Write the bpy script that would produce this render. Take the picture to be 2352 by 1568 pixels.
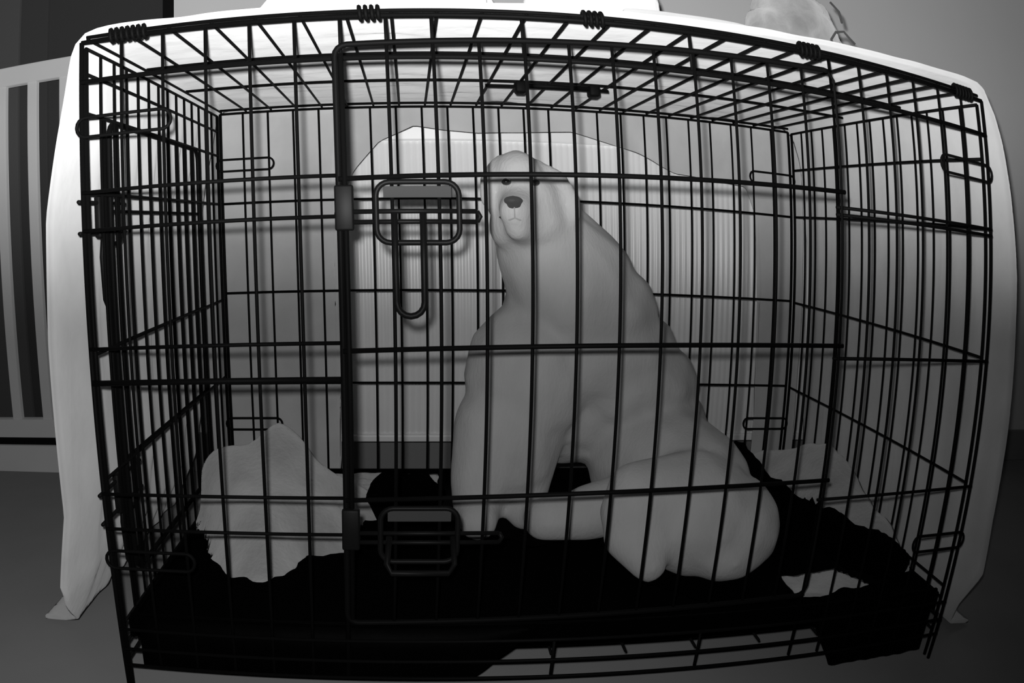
import bpy, bmesh, math, random
from mathutils import Vector, Matrix, noise

random.seed(7)
SC = bpy.context.scene
COL = SC.collection
for o in list(bpy.data.objects):
    bpy.data.objects.remove(o)

# ------------------------------------------------------------------ camera (wide security-camera lens)
CAM = Vector((0.32596, -0.78023, 0.55278))
yaw, pitch, roll = 0.129, -0.2359, 0.0304
_cam = bpy.data.cameras.new('camera')
cam = bpy.data.objects.new('camera', _cam)
COL.objects.link(cam)
Rw = Matrix.Rotation(yaw, 3, 'Z') @ Matrix.Rotation(pitch, 3, 'X') @ Matrix.Rotation(roll, 3, 'Y')
B = Matrix(((1, 0, 0), (0, 0, -1), (0, 1, 0)))            # camera looks along its own -Z
cam.matrix_world = Matrix.Translation(CAM) @ (Rw @ B).to_4x4()
_cam.type = 'PANO'
_cam.panorama_type = 'FISHEYE_LENS_POLYNOMIAL'
_cam.sensor_fit = 'HORIZONTAL'
_cam.sensor_width = 36.0
MM = 36.0 / 2352.0
F = 1873.85 * MM
# r = F*(t - 0.0732 t^3)  ->  t ~ r/F + 0.0732 (r/F)^3 (+ higher)
_cam.fisheye_polynomial_k0 = 0.0
_cam.fisheye_polynomial_k1 = -0.990654 / F
_cam.fisheye_polynomial_k2 = -(0.068771) / F ** 2
_cam.fisheye_polynomial_k3 = -(-0.079730) / F ** 3
_cam.fisheye_polynomial_k4 = -(0.117257) / F ** 4
_cam.fisheye_fov = math.radians(200)
_cam.shift_x = 469.08 / 2352.0
_cam.shift_y = 181.6 / 1568.0
_cam.clip_start = 0.01
SC.camera = cam

# ------------------------------------------------------------------ world, exposure, infrared lamps beside the lens
w = bpy.data.worlds.new('night')
SC.world = w
w.use_nodes = True
w.node_tree.nodes['Background'].inputs[0].default_value = (1, 1, 1, 1)
w.node_tree.nodes['Background'].inputs[1].default_value = 0.0008
SC.view_settings.view_transform = 'Standard'
SC.view_settings.look = 'None'
SC.view_settings.exposure = 0.0
SC.view_settings.gamma = 1.0
SC.view_settings.use_curve_mapping = False
LAMP = CAM + Vector((-0.014, 0.0, 0.022))


def spot(name, energy, target, size, blend, rad=0.008):
    l = bpy.data.lights.new(name, 'SPOT')
    l.energy = energy
    l.spot_size = math.radians(size)
    l.spot_blend = blend
    l.shadow_soft_size = rad
    o = bpy.data.objects.new(name, l)
    COL.objects.link(o)
    o.location = LAMP
    d = Vector(target) - LAMP
    o.rotation_euler = d.to_track_quat('-Z', 'Y').to_euler()
    return o


spot('infrared_lamp_upper', 51.0, LAMP + Vector((0.0, 0.15, 1.0)), 180, 0.29)
spot('infrared_lamp_wide', 16.5, LAMP + Vector((-0.39, 0.92, 0.10)), 180, 1.0)

# ------------------------------------------------------------------ materials


def mat(name, col, rough=0.8, spec=0.3, bump=0.0, bscale=200.0, vary=0.0, vscale=8.0, sheen=0.0, drough=0.6, metal=0.0, stretch=None):
    m = bpy.data.materials.new(name)
    m.use_nodes = True
    nt = m.node_tree
    p = nt.nodes['Principled BSDF']
    p.inputs['Base Color'].default_value = (col, col, col, 1)
    p.inputs['Roughness'].default_value = rough
    p.inputs['Specular IOR Level'].default_value = spec
    p.inputs['Metallic'].default_value = metal
    if 'Diffuse Roughness' in p.inputs:
        p.inputs['Diffuse Roughness'].default_value = drough
    if sheen:
        p.inputs['Sheen Weight'].default_value = sheen
        p.inputs['Sheen Roughness'].default_value = 0.6
    tc = nt.nodes.new('ShaderNodeTexCoord')
    src = tc.outputs['Object']
    if stretch:
        mp = nt.nodes.new('ShaderNodeMapping')
        mp.inputs['Scale'].default_value = stretch
        nt.links.new(src, mp.inputs['Vector'])
        src = mp.outputs['Vector']
    if bump:
        n = nt.nodes.new('ShaderNodeTexNoise')
        n.inputs['Scale'].default_value = bscale
        n.inputs['Detail'].default_value = 4
        nt.links.new(src, n.inputs['Vector'])
        b = nt.nodes.new('ShaderNodeBump')
        b.inputs['Strength'].default_value = bump
        b.inputs['Distance'].default_value = 0.004
        nt.links.new(n.outputs['Fac'], b.inputs['Height'])
        nt.links.new(b.outputs['Normal'], p.inputs['Normal'])
    if vary:
        n2 = nt.nodes.new('ShaderNodeTexNoise')
        n2.inputs['Scale'].default_value = vscale
        n2.inputs['Detail'].default_value = 3
        nt.links.new(src, n2.inputs['Vector'])
        cr = nt.nodes.new('ShaderNodeValToRGB')
        a, c = max(0, col * (1 - vary)), min(1, col * (1 + vary))
        cr.color_ramp.elements[0].position = 0.3
        cr.color_ramp.elements[1].position = 0.7
        cr.color_ramp.elements[0].color = (a, a, a, 1)
        cr.color_ramp.elements[1].color = (c, c, c, 1)
        nt.links.new(n2.outputs['Fac'], cr.inputs['Fac'])
        nt.links.new(cr.outputs['Color'], p.inputs['Base Color'])
    return m


M = dict(
    wire=mat('black_coated_wire', 0.004, 0.6, 0.06, drough=0.2),
    latch=mat('black_steel', 0.006, 0.5, 0.12, drough=0.2),
    skirting=mat('grey_skirting', 0.30, 0.7, 0.15),
    plate=mat('dull_dark_steel', 0.05, 0.7, 0.15),
    sheet=mat('white_sheet', 0.58, 0.9, 0.1, bump=0.35, bscale=60, vary=0.06, vscale=14, sheen=0.0, drough=1.0),
    bedding=mat('white_bedding', 0.88, 0.9, 0.1, bump=0.5, bscale=90, sheen=0.3, drough=1.0),
    fleece=mat('pale_fleece', 0.38, 1.0, 0.05, bump=0.6, bscale=160, vary=0.10, vscale=22, sheen=0.3, drough=1.0),
    black=mat('black_plush', 0.0012, 1.0, 0.0, bump=0.3, bscale=90, drough=1.0),
    tray=mat('black_plastic', 0.001, 0.5, 0.015, bump=0.15, bscale=30),
    fur=mat('short_pale_fur', 0.44, 0.95, 0.1, bump=0.25, bscale=260, vary=0.08, vscale=18, sheen=0.0, drough=0.15, stretch=(1, 1, 0.35)),
    nose=mat('dark_nose', 0.05, 0.6, 0.2),
    lip=mat('grey_lip_line', 0.30, 0.8, 0.1),
    eye=mat('dark_eye', 0.03, 0.25, 0.5),
    wall=mat('matt_white_wall', 0.85, 0.95, 0.1, bump=0.05, bscale=120, vary=0.02, vscale=3),
    floor=mat('grey_floor', 0.22, 0.6, 0.2, vary=0.06, vscale=5, bump=0.03, bscale=40, drough=1.0),
    rail=mat('white_painted_wood', 0.80, 0.6, 0.2, bump=0.05, bscale=40, vary=0.03, vscale=6),
    ribbed=mat('white_ribbed_plastic', 0.93, 0.36, 1.0, vary=0.03, vscale=9),
    greypanel=mat('pale_grey_panel', 0.12, 0.7, 0.2),
    darkglass=mat('dark_glass', 0.07, 0.3, 0.3),
    darkframe=mat('black_frame_and_gap_shade', 0.006, 0.5, 0.2),
    greyframe=mat('grey_panel', 0.07, 0.7, 0.2),
    plush=mat('grey_plush', 0.34, 1.0, 0.05, bump=0.9, bscale=70, vary=0.25, vscale=18, sheen=0.3, drough=1.0),
    cord=mat('dark_cord', 0.08, 0.8, 0.1),
)

# ------------------------------------------------------------------ helpers


def obj(name, bm, m, parent=None, smooth=True):
    me = bpy.data.meshes.new(name)
    bmesh.ops.recalc_face_normals(bm, faces=bm.faces[:])
    bm.to_mesh(me)
    bm.free()
    if smooth:
        for p in me.polygons:
            p.use_smooth = True
    me.materials.append(m)
    o = bpy.data.objects.new(name, me)
    COL.objects.link(o)
    if parent:
        o.parent = parent
    return o


def thing(name, label, cat, loc=(0, 0, 0), group=None):
    o = bpy.data.objects.new(name, None)
    COL.objects.link(o)
    o.location = loc
    o['label'] = label
    o['category'] = cat
    if group:
        o['group'] = group
    return o


def tag(o, label, cat, group=None):
    o['label'] = label
    o['category'] = cat
    if group:
        o['group'] = group
    return o


def struct(o, label=None):
    o['kind'] = 'structure'
    if label:
        o['label'] = label
    return o


def tube(bm, pts, r, seg=8, closed=False, radii=None):
    pts = [Vector(p) for p in pts]
    n = len(pts)
    rings = []
    prev = None
    for i, p in enumerate(pts):
        if closed:
            t = (pts[(i + 1) % n] - pts[i - 1]).normalized()
        else:
            t = (pts[min(i + 1, n - 1)] - pts[max(i - 1, 0)]).normalized()
        if prev is None:
            a = Vector((0, 0, 1)) if abs(t.z) < 0.9 else Vector((1, 0, 0))
            u = t.cross(a).normalized()
        else:
            u = (prev - t * prev.dot(t)).normalized()
        prev = u
        v = t.cross(u)
        rr = radii[i] if radii else r
        rings.append([bm.verts.new(p + (u * math.cos(2 * math.pi * k / seg) + v * math.sin(2 * math.pi * k / seg)) * rr) for k in range(seg)])
    m = n if closed else n - 1
    for i in range(m):
        a, b = rings[i], rings[(i + 1) % n]
        for k in range(seg):
            bm.faces.new((a[k], a[(k + 1) % seg], b[(k + 1) % seg], b[k]))
    if not closed:
        bm.faces.new(rings[0][::-1])
        bm.faces.new(rings[-1])


def box(bm, lo, hi, bevel=0.0):
    r = bmesh.ops.create_cube(bm, size=1.0)
    vs = r['verts']
    lo, hi = Vector(lo), Vector(hi)
    for v in vs:
        v.co = Vector(((lo[i] + hi[i]) / 2 + v.co[i] * (hi[i] - lo[i]) for i in range(3)))
    if bevel:
        es = {e for v in vs for e in v.link_edges}
        bmesh.ops.bevel(bm, geom=list(es), offset=bevel, segments=2, profile=0.5, affect='EDGES')


def roundrect(c0, c1, rad, n=4):
    """2-D rounded rectangle points (a,b) from corner c0 to c1."""
    (a0, b0), (a1, b1) = c0, c1
    out = []
    for cx, cy, st in ((a1 - rad, b1 - rad, 0), (a0 + rad, b1 - rad, 90), (a0 + rad, b0 + rad, 180), (a1 - rad, b0 + rad, 270)):
        for k in range(n + 1):
            t = math.radians(st + 90 * k / n)
            out.append((cx + rad * math.cos(t), cy + rad * math.sin(t)))
    return out


def nz(x, y, z=0.0, s=1.0):
    return noise.noise(Vector((x * s, y * s, z * s)))


W, D, H = 1.07, 0.627, 0.767
PX = W / 24.0
RV, RH, RF = 0.0018, 0.0020, 0.0027
ZF = 0.012                                        # floor height

# ------------------------------------------------------------------ setting
bm = bmesh.new()
box(bm, (-3.2, -2.6, ZF - 0.1), (4.2, 1.62, ZF))
struct(obj('floor', bm, M['floor'], smooth=False), 'grey floor under the crate')
bm = bmesh.new()
YW = 0.97
XD = -0.178
box(bm, (XD, YW, ZF), (4.2, YW + 0.65, 2.6))
box(bm, (-3.2, YW, 2.15), (XD, YW + 0.65, 2.6))
box(bm, (-3.2, 1.12, ZF), (XD, YW + 0.65, 2.15))
struct(obj('wall_back', bm, M['wall'], smooth=False), 'pale wall behind the crate')
bm = bmesh.new()
box(bm, (4.0, -2.6, ZF), (4.2, YW, 2.6))
struct(obj('wall_right', bm, M['wall'], smooth=False))
bm = bmesh.new()
box(bm, (-3.2, -2.6, ZF), (-3.0, YW, 2.6))
struct(obj('wall_left', bm, M['wall'], smooth=False))
bm = bmesh.new()
box(bm, (XD, YW - 0.014, ZF), (4.0, YW, ZF + 0.09), 0.003)
struct(obj('baseboard_back', bm, M['skirting'], smooth=False))

# dark door in the back wall, at the left
d = thing('door_1', 'tall dark door in the wall behind the white slatted rail', 'door', (-0.5, 1.07, ZF))
d['kind'] = 'structure'


def child(name, bm, m, par, smooth=True):
    o = obj(name, bm, m, par, smooth)
    o.matrix_parent_inverse = Matrix.Translation(-Vector(par.location))
    return o


bm = bmesh.new()
box(bm, (-0.54, 1.066, ZF), (-0.22, 1.10, 2.14))
child('panel', bm, M['darkglass'], d, False)
bm = bmesh.new()
box(bm, (-0.228, 1.045, ZF), (XD - 0.001, 1.10, 2.145), 0.002)
child('frame', bm, M['darkframe'], d, False)
bm = bmesh.new()
box(bm, (-0.613, 1.052, ZF), (-0.535, 1.10, 2.14), 0.002)
child('side_panel', bm, M['greyframe'], d, False)
bm = bmesh.new()
box(bm, (-1.40, 1.045, ZF), (-0.615, 1.10, 2.14), 0.002)
child('side_panel', bm, M['greypanel'], d, False)

# ------------------------------------------------------------------ white slatted rail at the left
yr = 0.92
cr = thing('slatted_rail', 'white painted rail of upright slats standing left of the covered crate', 'railing', (-0.6, yr, ZF))
x0, x1 = -1.20, -0.30
bm = bmesh.new()
box(bm, (x0, yr, 0.945), (x1, yr + 0.03, 0.993), 0.004)
child('top_rail', bm, M['rail'], cr, False)
bm = bmesh.new()
box(bm, (x0, yr, 0.098), (x1, yr + 0.03, 0.143), 0.004)
child('bottom_rail', bm, M['rail'], cr, False)
bm = bmesh.new()
box(bm, (x0, yr, ZF), (x1, yr + 0.03, 0.078), 0.003)
child('plinth_board', bm, M['rail'], cr, False)
bm = bmesh.new()
box(bm, (x0, yr + 0.012, 0.074), (x1, yr + 0.028, 0.102))  # added black strip: its colour stands in for the shade in the open gap
child('gap_shade_strip', bm, M['darkframe'], cr, False)
k = 0
xs = -0.598 - 0.0835 * 6
while xs < x1 - 0.03:
    bm = bmesh.new()
    box(bm, (xs - 0.0125, yr + 0.004, 0.140), (xs + 0.0125, yr + 0.022, 0.948), 0.003)
    child('slat', bm, M['rail'], cr, False)
    xs += 0.0835

# ------------------------------------------------------------------ white ribbed panel behind the crate
rp = thing('ribbed_panel', 'white upright ribbed panel behind the crate, seen through the gap in the sheet', 'panel', (0.65, 0.80, ZF))
bm = bmesh.new()
xa, xb, ya = 0.06, 1.22, 0.80
prof = []
n = int((xb - xa) / 0.0125) * 6
for i in range(n + 1):
    x = xa + (xb - xa) * i / n
    ph = (x / 0.0125) * math.pi
    prof.append((x, ya - 0.004 * abs(math.sin(ph))))
rows = [0.142, 0.150, 0.716, 0.724]
grid = []
for j, z in enumerate(rows):
    grid.append([bm.verts.new((x, y + (0.004 if j in (0, 3) else 0), z)) for x, y in prof])
for j in range(3):
    for i in range(n):
        bm.faces.new((grid[j][i], grid[j][i + 1], grid[j + 1][i + 1], grid[j + 1][i]))
box(bm, (xa, ya + 0.006, 0.142), (xb, ya + 0.03, 0.724))
child('ribbed_face', bm, M['ribbed'], rp)
bm = bmesh.new()
box(bm, (xa, ya - 0.008, 0.724), (xb, ya + 0.03, 0.80), 0.003)
child('top_cap', bm, M['ribbed'], rp, False)
bm = bmesh.new()
box(bm, (xa, ya - 0.008, 0.128), (xb, ya + 0.03, 0.1415), 0.003)
child('bottom_lip', bm, M['ribbed'], rp, False)
for xx in (0.12, 1.14):
    bm = bmesh.new()
    box(bm, (xx, ya, ZF), (xx + 0.03, ya + 0.03, 0.13), 0.003)
    child('foot', bm, M['ribbed'], rp, False)

# ------------------------------------------------------------------ wire crate
crate = thing('dog_crate', 'black wire dog crate with its closed door facing us', 'crate', (W / 2, D / 2, ZF))


def part(name, bm, m=None, par=None, smooth=True):
    par = par or crate
    o = obj(name, bm, m or M['wire'], par, smooth)
    base = par
    while base.parent:
        base = base.parent
    if par is crate:
        o.matrix_parent_inverse = Matrix.Translation(-Vector(crate.location))
    return o


ZB = 0.072
# front panel: outer frame, upright wires beside and above the door, cross wires
bm = bmesh.new()
for x in (0.0, W):
    tube(bm, [(x, 0, 0.030), (x, 0, 0.2), (x, 0, H)], RF)
tube(bm, [(0, 0, H), (W, 0, H)], RF)
tube(bm, [(0, -0.002, 0.722), (W, -0.002, 0.722)], RF)
DX0, DX1 = 0.262, 0.805
for i in range(1, 24):
    x = i * PX
    if DX0 - 0.01 < x < DX1 - 0.005:
        if i in (6, 7, 8, 10, 14):
            tube(bm, [(x, 0, 0.722), (x, 0, H)], RV)
        if i in (11, 15):
            tube(bm, [(x, 0, 0.071), (x, 0, 0.118)], RV)
        continue
    tube(bm, [(x, 0, ZB), (x, 0, H)], RV)
for z in (0.603, 0.440, 0.283, 0.563, 0.404, 0.243):
    tube(bm, [(0, -0.003, z), (DX0, -0.003, z + 0.001)], RH if z != 0.404 else 0.0031)
for z in (0.603, 0.595, 0.439, 0.279):
    tube(bm, [(0.797, -0.003, z - 0.006), (W, -0.003, z)], RH)
tube(bm, [(0.8025, 0, ZB), (0.8025, 0, H)], RV)
tube(bm, [(DX0, 0, ZB), (DX0, 0, 0.722)], RF)
for z in (0.118, 0.092, 0.070):
    tube(bm, [(0, -0.003, z), (W, -0.003, z)], RH)
part('front_panel', bm)


def side(x, zs, door=False):
    bm = bmesh.new()
    for y in (0.012, D - 0.008):
        tube(bm, [(x, y, 0.03), (x, y, H - 0.004)], RF)
    for k in range(1, 14):
        y = 0.012 + (D - 0.02) * k / 14
        tube(bm, [(x, y, ZB), (x, y, H - 0.004)], RV)
    for z in zs:
        tube(bm, [(x, 0.012, z), (x, D - 0.008, z)], RH)
    return bm


bm = side(0.0, (H - 0.004, 0.734, 0.690, 0.603, 0.432, 0.295, 0.118, 0.092, 0.070))
part('left_side_panel', bm)
bm = side(W, (H - 0.004, 0.692, 0.603, 0.441, 0.279, 0.135, 0.118, 0.092, 0.070))
part('right_side_panel', bm)
bm = bmesh.new()
for x in (0.004, W - 0.004):
    tube(bm, [(x, D, 0.03), (x, D, H)], RF)
for i in range(1, 24):
    tube(bm, [(i * PX, D, ZB), (i * PX, D, H)], RV)
for z in (H, 0.603, 0.443, 0.280, 0.118, 0.092):
    tube(bm, [(0.004, D, z), (W - 0.004, D, z)], RH)
part('back_panel', bm)
bm = bmesh.new()
zr = H + 0.0035
for i in range(24):
    x = 0.006 + i * PX
    tube(bm, [(x, 0.002, zr), (x, D, zr)], RV)
for y in (0.004, 0.21, 0.40, D - 0.002):
    tube(bm, [(0.004, y, zr + 0.003), (W - 0.004, y, zr + 0.003)], RH)
part('roof_panel', bm)
bm = bmesh.new()
for i in range(1, 24, 2):
    tube(bm, [(i * PX, 0.01, 0.092), (i * PX, D - 0.01, 0.092)], RV)
for y in (0.15, 0.31, 0.47):
    tube(bm, [(0.01, y, 0.0955), (W - 0.01, y, 0.0955)], RV)
part('floor_grid', bm)

# roof hooks around the front top rail
for x, ln in ((0.055, 0.045), (0.298, 0.024), (0.521, 0.024), (0.778, 0.030), (1.035, 0.040)):
    bm = bmesh.new()
    for dx in range(int(ln / 0.006)):
        cxp = x - ln / 2 + 0.006 * dx
        pts = [(cxp + 0.003 * k / 12, 0.0055 * math.cos(2 * math.pi * k / 12), H + 0.003 + 0.0075 * math.sin(2 * math.pi * k / 12)) for k in range(13)]
        tube(bm, pts, 0.0021, 6)
    part('roof_hook', bm)

# long wire loops that join the panels at the corners
for y, s in ((-0.004, -1), (D - 0.004, 1)):
    for xs_, xe in ((-0.004, 0.098), (W + 0.004, W - 0.098)):
        for z in (0.672, 0.207):
            bm = bmesh.new()
            a0, a1 = min(xs_, xe), max(xs_, xe)
            pts = [(a, y, b) for a, b in roundrect((a0, z - 0.0105), (a1, z + 0.0105), 0.010)]
            tube(bm, pts, 0.0019, 6, closed=True)
            part('corner_loop', bm)

# ---- front door
door = bpy.data.objects.new('door', None)
COL.objects.link(door)
door.parent = crate
door.matrix_parent_inverse = Matrix.Translation(-Vector(crate.location))
TL = 0.026


def dz(x, z):
    return z + (x - 0.26) * TL


YD = -0.007
bm = bmesh.new()
outline = [(a, YD, dz(a, b)) for a, b in roundrect((0.262, 0.143), (0.8025, 0.735), 0.012)]
outline = outline[3:-2]
tube(bm, outline, 0.0031, 8)
tube(bm, [outline[-1], (0.8025, YD, dz(0.8025, 0.155)), (0.8025, YD, dz(0.8025, 0.725)), outline[0]], RV)
tube(bm, [(0.268, YD - 0.004, dz(0.268, 0.15)), (0.268, YD - 0.004, dz(0.268, 0.725))], 0.0026)
part('door_frame', bm, par=door)
bm = bmesh.new()
for i in range(7, 18):
    x = i * PX
    tube(bm, [(x, YD, dz(x, 0.143)), (x, YD, dz(x, 0.735))], RV)
for z in (0.600, 0.434, 0.284):
    tube(bm, [(0.262, YD - 0.003, dz(0.262, z)), (0.806, YD - 0.003, dz(0.806, z))], 0.0025)
part('door_wires', bm, par=door)


def latch(zc, ym, lever_down, rod_len):
    l = bpy.data.objects.new('latch', None)
    COL.objects.link(l)
    l.parent = door
    bm = bmesh.new()
    for dzz in (0.0, -0.010):
        tube(bm, [(0.264, ym, zc + dzz), (rod_len, ym, zc + dzz)], 0.0023)
    tube(bm, [(rod_len, ym, zc), (rod_len + 0.003, ym, zc - 0.005), (rod_len, ym, zc - 0.010)], 0.0023)
    part('bolt_rod', bm, M['latch'], par=l)
    bm = bmesh.new()
    pts = [(a, ym - 0.003, b) for a, b in roundrect((0.297, zc - 0.030), (0.375, zc + 0.028), 0.013, 5)]
    tube(bm, pts, 0.0027, 8, closed=True)
    part('guide_ring', bm, M['latch'], par=l)
    bm = bmesh.new()
    box(bm, (0.304, ym - 0.001, zc + 0.013), (0.368, ym + 0.001, zc + 0.024), 0.0006)
    part('latch_plate', bm, M['plate'], par=l, smooth=False)
    bm = bmesh.new()
    zt = zc - 0.002
    if lever_down:
        pts = [(0.314, ym - 0.004, zt), (0.314, ym - 0.008, zt - 0.05), (0.3145, ym - 0.010, zt - 0.082)]
        for k in range(9):
            t = math.pi + math.pi * k / 8
            pts.append((0.3275 + 0.013 * math.cos(t), ym - 0.011, zt - 0.084 + 0.013 * math.sin(t)))
        pts += [(0.3405, ym - 0.010, zt - 0.082), (0.3405, ym - 0.008, zt - 0.05), (0.3405, ym - 0.004, zt)]
    else:
        pts = [(0.306, ym - 0.004, zt), (0.304, ym - 0.020, zt - 0.024), (0.309, ym - 0.026, zt - 0.031), (0.366, ym - 0.026, zt - 0.031), (0.372, ym - 0.020, zt - 0.024), (0.370, ym - 0.004, zt)]
    tube(bm, pts, 0.0031, 8)
    part('lever', bm, M['latch'], par=l)
    bm = bmesh.new()
    box(bm, (0.258, ym - 0.004, zc - 0.018), (0.276, ym + 0.004, zc + 0.026), 0.002)
    part('strike_clip', bm, M['latch'], par=l)
    return l


latch(0.568, YD - 0.006, True, 0.392)
latch(0.250, YD - 0.006, False, 0.418)

# ---- door in the left side panel (seen edge on) with its two latches
sd = bpy.data.objects.new('side_door', None)
COL.objects.link(sd)
sd.parent = crate
sd.matrix_parent_inverse = Matrix.Translation(-Vector(crate.location))
bm = bmesh.new()
pts = [(-0.006, a, b) for a, b in roundrect((0.095, 0.15), (0.50, 0.690), 0.02)]
tube(bm, pts, 0.0034, 8, closed=True)
tube(bm, [(-0.006, 0.118, 0.15), (-0.006, 0.118, 0.69)], 0.0034)
tube(bm, [(-0.006, 0.078, 0.08), (-0.006, 0.078, 0.69)], 0.0034)
part('door_frame', bm, par=sd)
bm = bmesh.new()
for k in range(1, 9):
    y = 0.118 + 0.382 * k / 9
    tube(bm, [(-0.006, y, 0.15), (-0.006, y, 0.69)], RV)
for z in (0.585, 0.43, 0.293):
    tube(bm, [(-0.008, 0.095, z), (-0.008, 0.50, z)], RH)
part('door_wires', bm, par=sd)
for zc in (0.583, 0.262):
    l = bpy.data.objects.new('latch', None)
    COL.objects.link(l)
    l.parent = sd
    xm = -0.012
    bm = bmesh.new()
    for dzz in (0.012, -0.022):
        tube(bm, [(xm, 0.015, zc + dzz), (xm, 0.16, zc + dzz)], 0.0023)
    part('bolt_rod', bm, M['latch'], par=l)
    bm = bmesh.new()
    pts = [(xm, a, b) for a, b in roundrect((0.085, zc - 0.036), (0.145, zc + 0.026), 0.014, 5)]
    tube(bm, pts, 0.003, 8, closed=True)
    part('guide_ring', bm, M['latch'], par=l)
    bm = bmesh.new()
    lx = xm - 0.004
    tube(bm, [(lx, 0.10, zc), (lx - 0.004, 0.098, zc - 0.05), (lx - 0.004, 0.102, zc - 0.10), (lx - 0.004, 0.112, zc - 0.112), (lx - 0.004, 0.122, zc - 0.10), (lx - 0.004, 0.124, zc - 0.05), (lx, 0.124, zc)], 0.003, 8)
    part('lever', bm, M['latch'], par=l)
    bm = bmesh.new()
    box(bm, (xm - 0.004, 0.068, zc - 0.028), (xm + 0.004, 0.088, zc + 0.02), 0.002)
    part('strike_clip', bm, M['latch'], par=l)

# roof carry clip seen from inside
bm = bmesh.new()
tube(bm, [(0.445, 0.385, H - 0.004), (0.63, 0.385, H - 0.004)], 0.0024)
tube(bm, [(0.492, 0.37, H - 0.005), (0.60, 0.37, H - 0.005)], 0.0034)
for x in (0.495, 0.605):
    box(bm, (x - 0.008, 0.366, H - 0.016), (x + 0.008, 0.39, H + 0.002), 0.003)
part('roof_clip', bm)

# ------------------------------------------------------------------ tray
bm = bmesh.new()
box(bm, (0.008, 0.015, 0.100), (W - 0.008, D - 0.010, 0.106))
box(bm, (0.008, 0.015, 0.100), (W - 0.008, 0.020, 0.130), 0.001)
box(bm, (0.008, D - 0.014, 0.100), (W - 0.008, D - 0.008, 0.126), 0.001)
box(bm, (0.006, 0.012, 0.100), (0.012, D - 0.012, 0.126), 0.001)
box(bm, (W - 0.012, 0.012, 0.100), (W - 0.006, D - 0.012, 0.126), 0.001)
tag(obj('crate_tray', bm, M['tray'], smooth=False), 'black plastic tray lying in the bottom of the wire crate', 'tray')

# ------------------------------------------------------------------ pale fleece bedding (two crumpled pieces) and the black blanket


def gauss(x, y, cx, cy, rx, ry, a):
    return a * math.exp(-((x - cx) / rx) ** 2 - ((y - cy) / ry) ** 2)


def heap(name, x0, x1, y0, y1, f, m, inside=None, step=0.009, thick=0.008, snap=None, taper=0.0):
    bm = bmesh.new()
    nx, ny = int((x1 - x0) / step), int((y1 - y0) / step)
    V = {}
    def vert(i, j):
        if (i, j) not in V:
            x, y = x0 + (x1 - x0) * i / nx, y0 + (y1 - y0) * j / ny
            V[(i, j)] = bm.verts.new((x + 0.003 * nz(x, y, 1, 40), y + 0.003 * nz(x, y, 5, 40), f(x, y)))
        return V[(i, j)]
    for i in range(nx):
        for j in range(ny):
            xc, yc = x0 + (x1 - x0) * (i + .5) / nx, y0 + (y1 - y0) * (j + .5) / ny
            if inside is None or inside(xc, yc):
                bm.faces.new((vert(i, j), vert(i + 1, j), vert(i + 1, j + 1), vert(i, j + 1)))
    if snap:
        segs = [(Vector(a), Vector(b)) for a, b in zip(snap, snap[1:] + snap[:1])]
        if taper:
            for v in bm.verts:
                p = Vector((v.co.x, v.co.y))
                dd = min(min((p - a).length for a, b in segs), 9)
                t = min(1.0, dd / taper)
                t = t * (2 - t)
                v.co.z = max(0.1125, 0.1125 + (v.co.z - 0.1125) * t)
        for v in bm.verts:
            if v.is_boundary:
                best, q, nn = 9, None, None
                p = Vector((v.co.x, v.co.y))
                for a, b in zip(snap, snap[1:] + snap[:1]):
                    a, b = Vector(a), Vector(b)
                    ab = b - a
                    t = max(0, min(1, (p - a).dot(ab) / max(ab.length_squared, 1e-12)))
                    c = a + ab * t
                    if (c - p).length < best:
                        best, q, nn = (c - p).length, c, Vector((-ab.y, ab.x)).normalized() if ab.length > 0 else Vector((0, 0))
                if best < step * 1.6:
                    if taper:
                        q = q + nn * (0.004 if not in_black(q.x + nn.x * 0.004, q.y + nn.y * 0.004) else -0.004)
                    v.co.x, v.co.y = q.x, q.y
    o = obj(name, bm, m)
    s = o.modifiers.new('thick', 'SOLIDIFY')
    s.thickness = thick
    s.offset = -1
    return o


def inpoly(poly):
    def f(x, y):
        c = False
        n = len(poly)
        j = n - 1
        for i in range(n):
            xi, yi = poly[i]
            xj, yj = poly[j]
            if (yi > y) != (yj > y) and x < (xj - xi) * (y - yi) / (yj - yi) + xi:
                c = not c
            j = i
        return c
    return f


raw_poly = [(0.018, 0.025), (0.018, 0.31), (0.03, 0.28), (0.06, 0.20), (0.10, 0.145), (0.145, 0.125), (0.175, 0.16), (0.19, 0.215), (0.245, 0.225),
            (0.262, 0.262), (0.258, 0.355), (0.40, 0.355), (0.43, 0.31), (0.50, 0.25), (0.595, 0.29), (0.60, 0.20), (0.63, 0.115), (0.67, 0.085), (0.71, 0.050),
            (0.86, 0.040), (0.90, 0.060), (1.05, 0.060), (1.05, 0.025)]


def ragged(P, amp=0.006):
    """finer outline with a ragged edge (straight along the front)"""
    out = []
    for a, b in zip(P, P[1:] + P[:1]):
        a, b = Vector(a), Vector(b)
        n = max(1, int((b - a).length / 0.008))
        for k in range(n):
            q = a.lerp(b, k / n)
            if q.y > 0.03 and q.x > 0.03 and q.x < 1.04:
                q = q + Vector((amp * nz(q.x, q.y, 1, 55), amp * nz(q.x, q.y, 7, 55)))
            out.append((q.x, q.y))
    return out


poly = ragged(raw_poly)
in_black = inpoly(poly)


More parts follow.
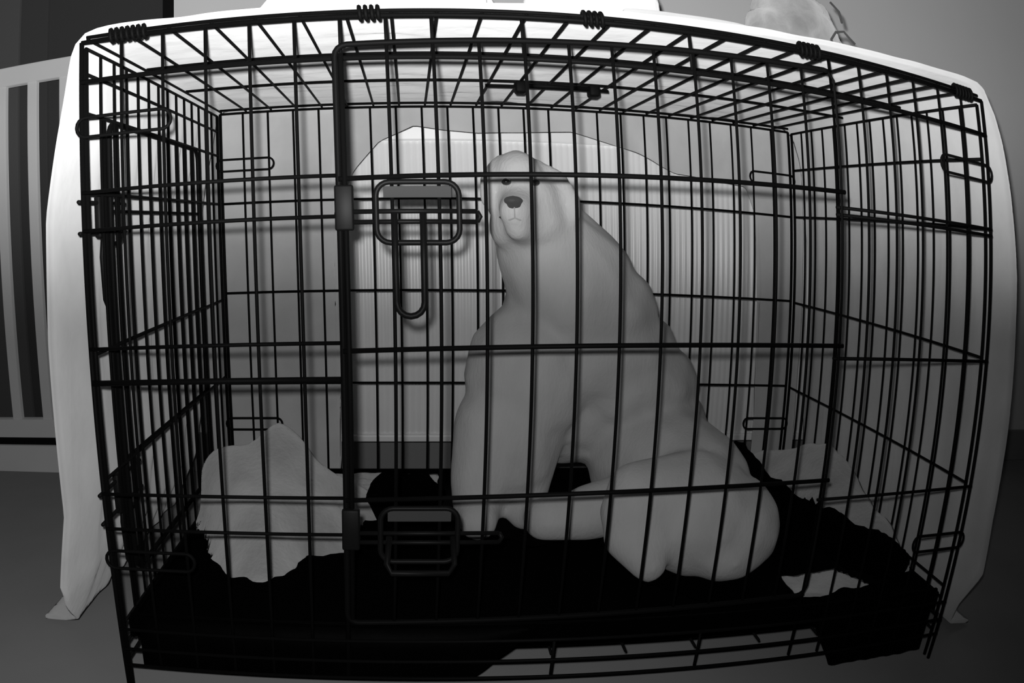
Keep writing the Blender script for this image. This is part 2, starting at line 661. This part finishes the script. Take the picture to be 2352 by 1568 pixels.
def pale_left(x, y):
    z = 0.122 + gauss(x, y, 0.115, 0.36, 0.105, 0.13, 0.100) + gauss(x, y, 0.03, 0.36, 0.05, 0.12, 0.05)
    z += gauss(x, y, 0.135, 0.40, 0.045, 0.06, 0.05) + gauss(x, y, 0.14, 0.22, 0.08, 0.06, 0.035)
    z += gauss(x, y, 0.24, 0.33, 0.07, 0.14, 0.03)
    return z + 0.008 * nz(x, y, 3, 12) + 0.004 * nz(x, y, 8, 35)


tag(heap('fleece_blanket', 0.018, 0.375, 0.10, 0.60, pale_left, M['fleece'], lambda x, y: not in_black(x, y), 0.007, 0.004, poly, 0.07), 'pale fleece blanket heaped in the left end of the crate', 'blanket')


ROLL = [(0.42, 0.870), (0.31, 0.878), (0.25, 0.908), (0.19, 0.922), (0.13, 0.964), (0.06, 1.015)]


def roll_x(y):
    if y > 0.42:
        return 0.86
    for (a, xa), (b, xb) in zip(ROLL, ROLL[1:]):
        if b <= y <= a:
            return xa + (xb - xa) * (a - y) / (a - b)
    return 1.015


def pale_right(x, y):
    z = 0.122 + gauss(x, y, 1.01, 0.33, 0.085, 0.14, 0.115) + gauss(x, y, 0.93, 0.46, 0.07, 0.10, 0.05) + gauss(x, y, 1.03, 0.16, 0.05, 0.06, 0.03)
    return z + 0.006 * nz(x, y, 13, 12) + 0.004 * nz(x, y, 18, 35)


tag(heap('fleece_blanket', 0.835, 1.05, 0.062, 0.60, pale_right, M['fleece'], lambda x, y: (x > roll_x(y) + 0.048 or (y < 0.125 and x < roll_x(y) - 0.045)) and not in_black(x, y), 0.007, 0.004, poly, 0.03), 'pale fleece blanket bunched against the right end of the crate behind the black roll', 'blanket')


def blk(x, y):
    return 0.1205 + 0.005 * nz(x, y, 21, 14) + 0.003 * nz(x, y, 27, 40)


ob = heap('black_blanket', 0.018, 1.05, 0.025, 0.40, blk, M['black'], in_black, 0.006, 0.006, poly)
tag(ob, 'black plush blanket spread over the front of the crate floor', 'blanket')


def lumpy_roll(path, radii, seed, seg=14, sub=8):
    """lumpy rolled cloth along a smooth path"""
    bm = bmesh.new()
    P = [Vector(p) for p in path]
    pts, rr = [], []
    for i in range(len(P) - 1):
        p0, p1, p2, p3 = P[max(i - 1, 0)], P[i], P[i + 1], P[min(i + 2, len(P) - 1)]
        for k in range(sub):
            t = k / sub
            q = 0.5 * ((2 * p1) + (p2 - p0) * t + (2 * p0 - 5 * p1 + 4 * p2 - p3) * t * t + (3 * p1 - p0 - 3 * p2 + p3) * t ** 3)
            pts.append(q)
            rr.append(radii[i] * (1 - t) + radii[i + 1] * t)
    pts.append(P[-1])
    rr.append(radii[-1])
    tube(bm, pts, 0.02, seg, radii=rr)
    for v in bm.verts:
        nn = nz(v.co.x, v.co.y, v.co.z + seed, 26) * 0.008 + nz(v.co.x, v.co.y, v.co.z + seed, 80) * 0.005
        v.co += Vector((nn, nn * 0.6, nn))
    return bm


bm = lumpy_roll([(0.870, 0.42, 0.222), (0.878, 0.31, 0.190), (0.908, 0.25, 0.165), (0.922, 0.19, 0.162), (0.968, 0.13, 0.152), (1.004, 0.08, 0.150), (1.015, 0.06, 0.145)],
                [0.010, 0.020, 0.024, 0.029, 0.029, 0.026, 0.020], 3)
tag(obj('black_roll', bm, M['black']), 'black bunched roll of cloth running from beside the dog to the front corner', 'cloth')

bm = lumpy_roll([(0.276, 0.285, 0.168), (0.295, 0.29, 0.176), (0.325, 0.29, 0.176), (0.352, 0.288, 0.172), (0.368, 0.286, 0.166)], [0.018, 0.044, 0.046, 0.036, 0.018], 9)
tag(obj('black_bundle', bm, M['black']), 'small black cloth bundle on the crate floor behind the lower door latch', 'cloth')

# black cover hanging below the door at the front left, and at the front right corner


def skirt(pts_top, zlow, y):
    bm = bmesh.new()
    n = len(pts_top)
    a = [bm.verts.new((x, y + 0.0012 * nz(x, 1, 2, 30), z)) for x, z in pts_top]
    mdl = [bm.verts.new((x, y + 0.0012 * nz(x, 3, 2, 40), (z + zlow(x)) / 2)) for x, z in pts_top]
    b = [bm.verts.new((x, y + 0.0012 * nz(x, 7, 2, 30), zlow(x))) for x, z in pts_top]
    for i in range(n - 1):
        bm.faces.new((a[i], a[i + 1], mdl[i + 1], mdl[i]))
        bm.faces.new((mdl[i], mdl[i + 1], b[i + 1], b[i]))
    sk = obj('overhang', bm, M['tray'], ob)
    m_ = sk.modifiers.new('thick', 'SOLIDIFY')
    m_.thickness = 0.002
    m_.offset = 0


N_ = 40
top = [(0.02 + 0.45 * i / N_, 0.128) for i in range(N_ + 1)]


def low_l(x):
    base = 0.063
    if x > 0.40:
        base += (x - 0.40) * 0.9
    return base + 0.003 * nz(x, 2, 3, 60)


skirt(top, low_l, 0.0085)
top = [(0.83 + 0.22 * i / N_, 0.126) for i in range(N_ + 1)]
skirt(top, lambda x: 0.118 - min(1, max(0, (x - 0.83) / 0.05)) * 0.075 + 0.004 * nz(x, 2, 9, 50), 0.0085)

# ------------------------------------------------------------------ sheet over the crate
bm = bmesh.new()


def lerp_path(path, n):
    P = [Vector(p) for p in path]
    L = [0]
    for a, b in zip(P, P[1:]):
        L.append(L[-1] + (b - a).length)
    out = []
    for k in range(n + 1):
        d_ = L[-1] * k / n
        i = 0
        while i < len(P) - 2 and L[i + 1] < d_:
            i += 1
        t = (d_ - L[i]) / (L[i + 1] - L[i])
        out.append(P[i].lerp(P[i + 1], t))
    return out


ZT = 0.779
FL = ZF + 0.004
path = [(-0.20, FL), (-0.165, FL + 0.002), (-0.12, 0.05), (-0.075, 0.14), (-0.052, 0.25), (-0.050, 0.45), (-0.044, 0.58), (-0.030, 0.66), (-0.020, 0.71),
        (-0.014, 0.745), (-0.010, 0.765), (0.004, ZT - 0.001), (0.03, ZT), (0.15, ZT), (1.045, ZT + 0.002), (1.080, ZT - 0.001), (1.100, 0.762), (1.114, 0.72), (1.124, 0.66), (1.136, 0.55), (1.142, 0.35), (1.144, 0.22), (1.155, 0.08), (1.18, FL + 0.01), (1.24, FL)]
cs = lerp_path(path, 210)
YS = [0.010 + (0.672 - 0.010) * j / 60 for j in range(61)]
g = []
for j, y in enumerate(YS):
    row = []
    for p in cs:
        x, z = p.x, p.y
        yy = y
        low = max(0.0, (0.30 - z) / 0.30)
        if x < 0.5:
            front = 0.19 * max(0.0, (0.16 - z) / 0.15) ** 1.3
        else:
            front = 0.09 * max(0.0, (0.14 - z) / 0.13)
        if z < 0.74:
            yy = y + front * (1 - (y - 0.010) / 0.662)
        if z > ZT - 0.012:
            # top: sags between the roof wires, wrinkles
            wr = 0.006 * nz(x, yy, 1, 9) + 0.004 * nz(x * 0.6, yy * 2, 4, 22)
            sag = 0.003 * abs(math.sin(math.pi * (x - 0.006) / PX))
            z = z + abs(wr) * min(0.9, 0.25 + yy * 4) + 0.022 * max(0, x - 0.6) * max(0.0, 1 - yy * 2)
            yy = yy + (0.006 * nz(x, 2, 8, 16) if j == 0 else 0)
        else:
            hgt = min(1.0, max(0.0, (ZT - z) / 0.1))
            side_ = -1 if x < 0.5 else 1
            amp = 0.010 if side_ > 0 else 0.006
            fold = amp * (math.sin(yy * 62 + 2 * nz(yy, 0, 0, 6)) * 0.6 + nz(yy, z * 0.25, side_, 30))
            x = x + fold * hgt * (0.12 if j < 3 else 0.12 + 0.88 * min(1.0, (j - 2) / 8)) * (1 if z > 0.05 else 0.2) - side_ * 0.0
            if side_ < 0:
                x = min(x, -0.014) if z < 0.74 else min(x, 0.5)
            else:
                x = max(x, W + 0.014) if z < 0.74 else x
        row.append(bm.verts.new((x, yy, z)))
    g.append(row)
for j in range(len(g) - 1):
    for i in range(len(cs) - 1):
        bm.faces.new((g[j][i], g[j][i + 1], g[j + 1][i + 1], g[j + 1][i]))

# back drop of the sheet, its hem lifted to an arch in the middle
hem = [(-0.06, 0.10), (0.194, 0.10), (0.198, 0.40), (0.204, 0.58), (0.232, 0.657), (0.28, 0.711), (0.342, 0.739), (0.396, 0.731), (0.458, 0.726), (0.536, 0.729), (0.632, 0.734),
       (0.709, 0.714), (0.757, 0.701), (0.791, 0.689), (0.835, 0.668), (0.985, 0.655), (1.004, 0.61), (1.012, 0.43), (1.02, 0.10), (1.14, 0.10)]


def hem_z(x):
    for (a, za), (b, zb) in zip(hem, hem[1:]):
        if a <= x <= b:
            return za + (zb - za) * (x - a) / (b - a)
    return 0.1


xs_b = sorted(set([round(-0.05 + 1.17 * i / 150, 4) for i in range(151)] + [0.194, 0.198, 0.204, 1.004, 1.012, 1.02]))
gb = []
NV = 26
for x in xs_b:
    zt = ZT + 0.002
    zl = hem_z(x)
    col = []
    for k in range(NV + 1):
        z = zt + (zl - zt) * k / NV
        f = 0.010 * min(1.0, (zt - z) / 0.08) * (math.sin(x * 48 + 1.5 * nz(x, z * 0.4, 2, 7)) * 0.4 + nz(x, z * 0.3, 6, 18))
        if 0.10 < x < 0.21:
            f += 0.008 * nz(x, z, 11, 30)
        col.append(bm.verts.new((x, 0.676 + f, z)))
    gb.append(col)
for a, b in zip(gb, gb[1:]):
    for k in range(NV):
        bm.faces.new((a[k], b[k], b[k + 1], a[k + 1]))
sheet = obj('sheet', bm, M['sheet'])
s_ = sheet.modifiers.new('thick', 'SOLIDIFY')
s_.thickness = 0.005
s_.offset = 1
tag(sheet, 'large white sheet draped over the top, sides and back of the wire crate', 'sheet')

# ------------------------------------------------------------------ things lying on top of the covered crate


def blob(name, spheres, m, vox, smooth=4, jitter=0.0, jscale=20):
    bm = bmesh.new()
    for c, r in spheres:
        r = r if isinstance(r, (tuple, list)) else (r, r, r)
        res = bmesh.ops.create_icosphere(bm, subdivisions=2, radius=1.0)
        for v in res['verts']:
            v.co = Vector((c[0] + v.co.x * r[0], c[1] + v.co.y * r[1], c[2] + v.co.z * r[2]))
    me = bpy.data.meshes.new(name + '_base')
    bm.to_mesh(me)
    bm.free()
    tmp = bpy.data.objects.new(name + '_base', me)
    COL.objects.link(tmp)
    rm = tmp.modifiers.new('r', 'REMESH')
    rm.mode = 'VOXEL'
    rm.voxel_size = vox
    sm = tmp.modifiers.new('s', 'SMOOTH')
    sm.factor = 0.5
    sm.iterations = smooth
    dg = bpy.context.evaluated_depsgraph_get()
    me2 = bpy.data.meshes.new_from_object(tmp.evaluated_get(dg))
    bpy.data.objects.remove(tmp)
    bpy.data.meshes.remove(me)
    if jitter:
        for v in me2.vertices:
            n_ = v.normal.copy()
            v.co += n_ * jitter * nz(v.co.x, v.co.y, v.co.z, jscale)
    for p in me2.polygons:
        p.use_smooth = True
    me2.name = name
    me2.materials.clear()
    me2.materials.append(m)
    o = bpy.data.objects.new(name, me2)
    COL.objects.link(o)
    return o


# heap of bedding
sp = []
for i in range(24):
    x = 0.15 + 0.27 * i / 23
    h = 0.030 + 0.055 * math.sin(math.pi * min(1, i / 30)) ** 0.7
    sp.append(((x, 0.30 + 0.03 * math.sin(i * 1.7), 0.808 + h * 0.5), (0.040, 0.11, h * 0.55 + 0.01)))
tag(blob('bedding', sp, M['bedding'], 0.010, 5, 0.010, 22), 'heap of white bedding lying on top of the covered crate', 'bedding')
# round cushion
sp = [((0.60, 0.33, 0.880), (0.105, 0.11, 0.080))]
tag(blob('cushion', sp, M['bedding'], 0.010, 4, 0.003, 15), 'round white cushion on the covered crate just left of the grey plush ball', 'cushion')
# folded cloth edges beside them
bm = bmesh.new()
fx = [0.60 + 0.22 * i / 30 for i in range(31)]
for (zo, yo) in ((0.806, 0.10), (0.822, 0.14)):
    ra = []
    for x in fx:
        ra.append([bm.verts.new((x, yo + q * 0.04 + 0.006 * nz(x, q, zo, 14), zo + 0.010 * math.sin(q * math.pi) + 0.005 * nz(x, q, zo * 3, 12) - 0.03 * max(0, (x - 0.76) / 0.06) * q * 0.3)) for q in (0, .25, .5, .75, 1)])
    for a, b in zip(ra, ra[1:]):
        for k in range(4):
            bm.faces.new((a[k], b[k], b[k + 1], a[k + 1]))
fo = obj('folded_cloth', bm, M['sheet'])
s_ = fo.modifiers.new('thick', 'SOLIDIFY')
s_.thickness = 0.008
tag(fo, 'flat folded white cloth on the covered crate between the cushion and the grey ball', 'cloth')
# plush ball
pb = thing('plush_ball', 'fuzzy grey plush ball on top of the covered crate', 'toy', (0.89, 0.24, 0.80))
b_ = blob('body', [((0.890, 0.24, 0.868), (0.070, 0.066, 0.066)), ((0.85, 0.23, 0.85), 0.045), ((0.92, 0.23, 0.845), 0.05)], M['plush'], 0.006, 3, 0.007, 45)
b_.parent = pb
b_.matrix_parent_inverse = Matrix.Translation(-Vector(pb.location))
bm = bmesh.new()
tube(bm, [(0.918, 0.172, 0.842), (0.926, 0.168, 0.854), (0.940, 0.166, 0.857), (0.950, 0.166, 0.848), (0.958, 0.166, 0.842)], 0.0018, 6)
tube(bm, [(0.918, 0.172, 0.842), (0.922, 0.168, 0.828)], 0.0018, 6)
tube(bm, [(0.945, 0.20, 0.91), (0.952, 0.19, 0.895), (0.948, 0.18, 0.875)], 0.002, 6)
c_ = child('cord', bm, M['cord'], pb)

# ------------------------------------------------------------------ dog
S = []


def cap(p0, r0, p1, r1, n=8):
    p0, p1 = Vector(p0), Vector(p1)
    for k in range(n + 1):
        t = k / n
        S.append((tuple(p0.lerp(p1, t)), r0 + (r1 - r0) * t))


# trunk: rump, belly, chest, withers
S.append(((0.690, 0.400, 0.255), (0.112, 0.115, 0.090)))
S.append(((0.650, 0.400, 0.330), (0.128, 0.115, 0.080)))
S.append(((0.590, 0.405, 0.285), (0.110, 0.090, 0.072)))
S.append(((0.565, 0.415, 0.258), (0.085, 0.080, 0.062)))
S.append(((0.588, 0.385, 0.375), (0.152, 0.112, 0.090)))
S.append(((0.575, 0.365, 0.440), (0.120, 0.098, 0.085)))
S.append(((0.492, 0.340, 0.345), (0.094, 0.080, 0.110)))
S.append(((0.462, 0.325, 0.260), (0.078, 0.068, 0.100)))
cap((0.560, 0.355, 0.47), 0.098, (0.515, 0.325, 0.525), 0.072)
cap((0.580, 0.370, 0.48), 0.080, (0.548, 0.345, 0.545), 0.046)
# head: skull, cheeks, muzzle, chin, ear flaps
S.append(((0.472, 0.288, 0.618), (0.036, 0.052, 0.041)))
S.append(((0.486, 0.288, 0.590), (0.046, 0.055, 0.040)))
S.append(((0.490, 0.285, 0.562), (0.050, 0.054, 0.040)))
cap((0.474, 0.262, 0.583), 0.030, (0.4575, 0.214, 0.573), 0.021, 7)
cap((0.478, 0.262, 0.556), 0.027, (0.462, 0.222, 0.553), 0.017, 6)
S.append(((0.518, 0.285, 0.552), (0.026, 0.034, 0.032)))
S.append(((0.452, 0.285, 0.556), (0.020, 0.034, 0.032)))
cap((0.448, 0.300, 0.642), 0.010, (0.434, 0.288, 0.622), 0.011, 5)
cap((0.434, 0.288, 0.622), 0.012, (0.428, 0.272, 0.594), 0.011, 5)
cap((0.428, 0.272, 0.594), 0.011, (0.430, 0.264, 0.576), 0.006, 3)
cap((0.500, 0.300, 0.640), 0.010, (0.528, 0.288, 0.622), 0.012, 5)
cap((0.528, 0.288, 0.622), 0.013, (0.546, 0.272, 0.588), 0.013, 5)
cap((0.546, 0.272, 0.588), 0.013, (0.548, 0.264, 0.566), 0.007, 3)
# front legs
cap((0.440, 0.315, 0.28), 0.056, (0.425, 0.300, 0.21), 0.045)
cap((0.425, 0.300, 0.21), 0.045, (0.422, 0.296, 0.172), 0.038)
cap((0.422, 0.292, 0.168), 0.034, (0.420, 0.252, 0.162), 0.028)
cap((0.505, 0.345, 0.28), 0.054, (0.495, 0.335, 0.21), 0.043)
cap((0.495, 0.335, 0.21), 0.043, (0.492, 0.330, 0.172), 0.036)
cap((0.492, 0.326, 0.168), 0.034, (0.489, 0.290, 0.160), 0.026)
# near thigh, knee, hock and foot
S.append(((0.722, 0.185, 0.190), (0.092, 0.090, 0.080)))
S.append(((0.745, 0.165, 0.155), (0.070, 0.076, 0.045)))
S.append(((0.768, 0.180, 0.180), (0.072, 0.088, 0.070)))
cap((0.618, 0.172, 0.228), 0.042, (0.710, 0.190, 0.208), 0.072)
cap((0.612, 0.165, 0.205), 0.044, (0.640, 0.150, 0.172), 0.036, 5)
cap((0.603, 0.150, 0.178), 0.032, (0.630, 0.122, 0.152), 0.026, 5)
cap((0.640, 0.165, 0.180), 0.040, (0.700, 0.165, 0.165), 0.052, 5)
# far foot reaching forward under the belly
cap((0.650, 0.255, 0.190), 0.046, (0.575, 0.250, 0.175), 0.040)
cap((0.575, 0.250, 0.172), 0.038, (0.510, 0.244, 0.168), 0.031, 6)
# hip joined to rump, tail
cap((0.69, 0.36, 0.22), 0.10, (0.735, 0.25, 0.205), 0.088)
cap((0.76, 0.40, 0.19), 0.034, (0.80, 0.50, 0.17), 0.020)
dog = thing('dog', 'pale short-haired dog sitting upright behind the bars inside the crate', 'dog', (0.58, 0.34, 0.115))
body = blob('body', S, M['fur'], 0.0065, 9)
body.parent = dog
body.matrix_parent_inverse = Matrix.Translation(-Vector(dog.location))


def dpart(name, sph, m, vox=0.002, sm=2):
    o = blob(name, sph, m, vox, sm)
    o.parent = dog
    o.matrix_parent_inverse = Matrix.Translation(-Vector(dog.location))
    return o


dpart('nose', [((0.4545, 0.1965, 0.586), (0.0125, 0.009, 0.0062)), ((0.456, 0.202, 0.581), (0.009, 0.009, 0.007))], M['nose'])
dpart('eye', [((0.452, 0.241, 0.6115), (0.007, 0.006, 0.005))], M['eye'])
dpart('eye', [((0.489, 0.239, 0.6115), (0.007, 0.006, 0.005))], M['eye'])
bm = bmesh.new()
tube(bm, [(0.4415, 0.2320, 0.5660), (0.4455, 0.2150, 0.5630), (0.4500, 0.2015, 0.5625), (0.4560, 0.1965, 0.5650), (0.4625, 0.1990, 0.5625), (0.4690, 0.2100, 0.5630), (0.4755, 0.2290, 0.5665)], 0.0010, 6)
tube(bm, [(0.4560, 0.1965, 0.5650), (0.4553, 0.1945, 0.5780)], 0.0008, 6)
o = obj('mouth', bm, M['lip'], dog)
o.matrix_parent_inverse = Matrix.Translation(-Vector(dog.location))
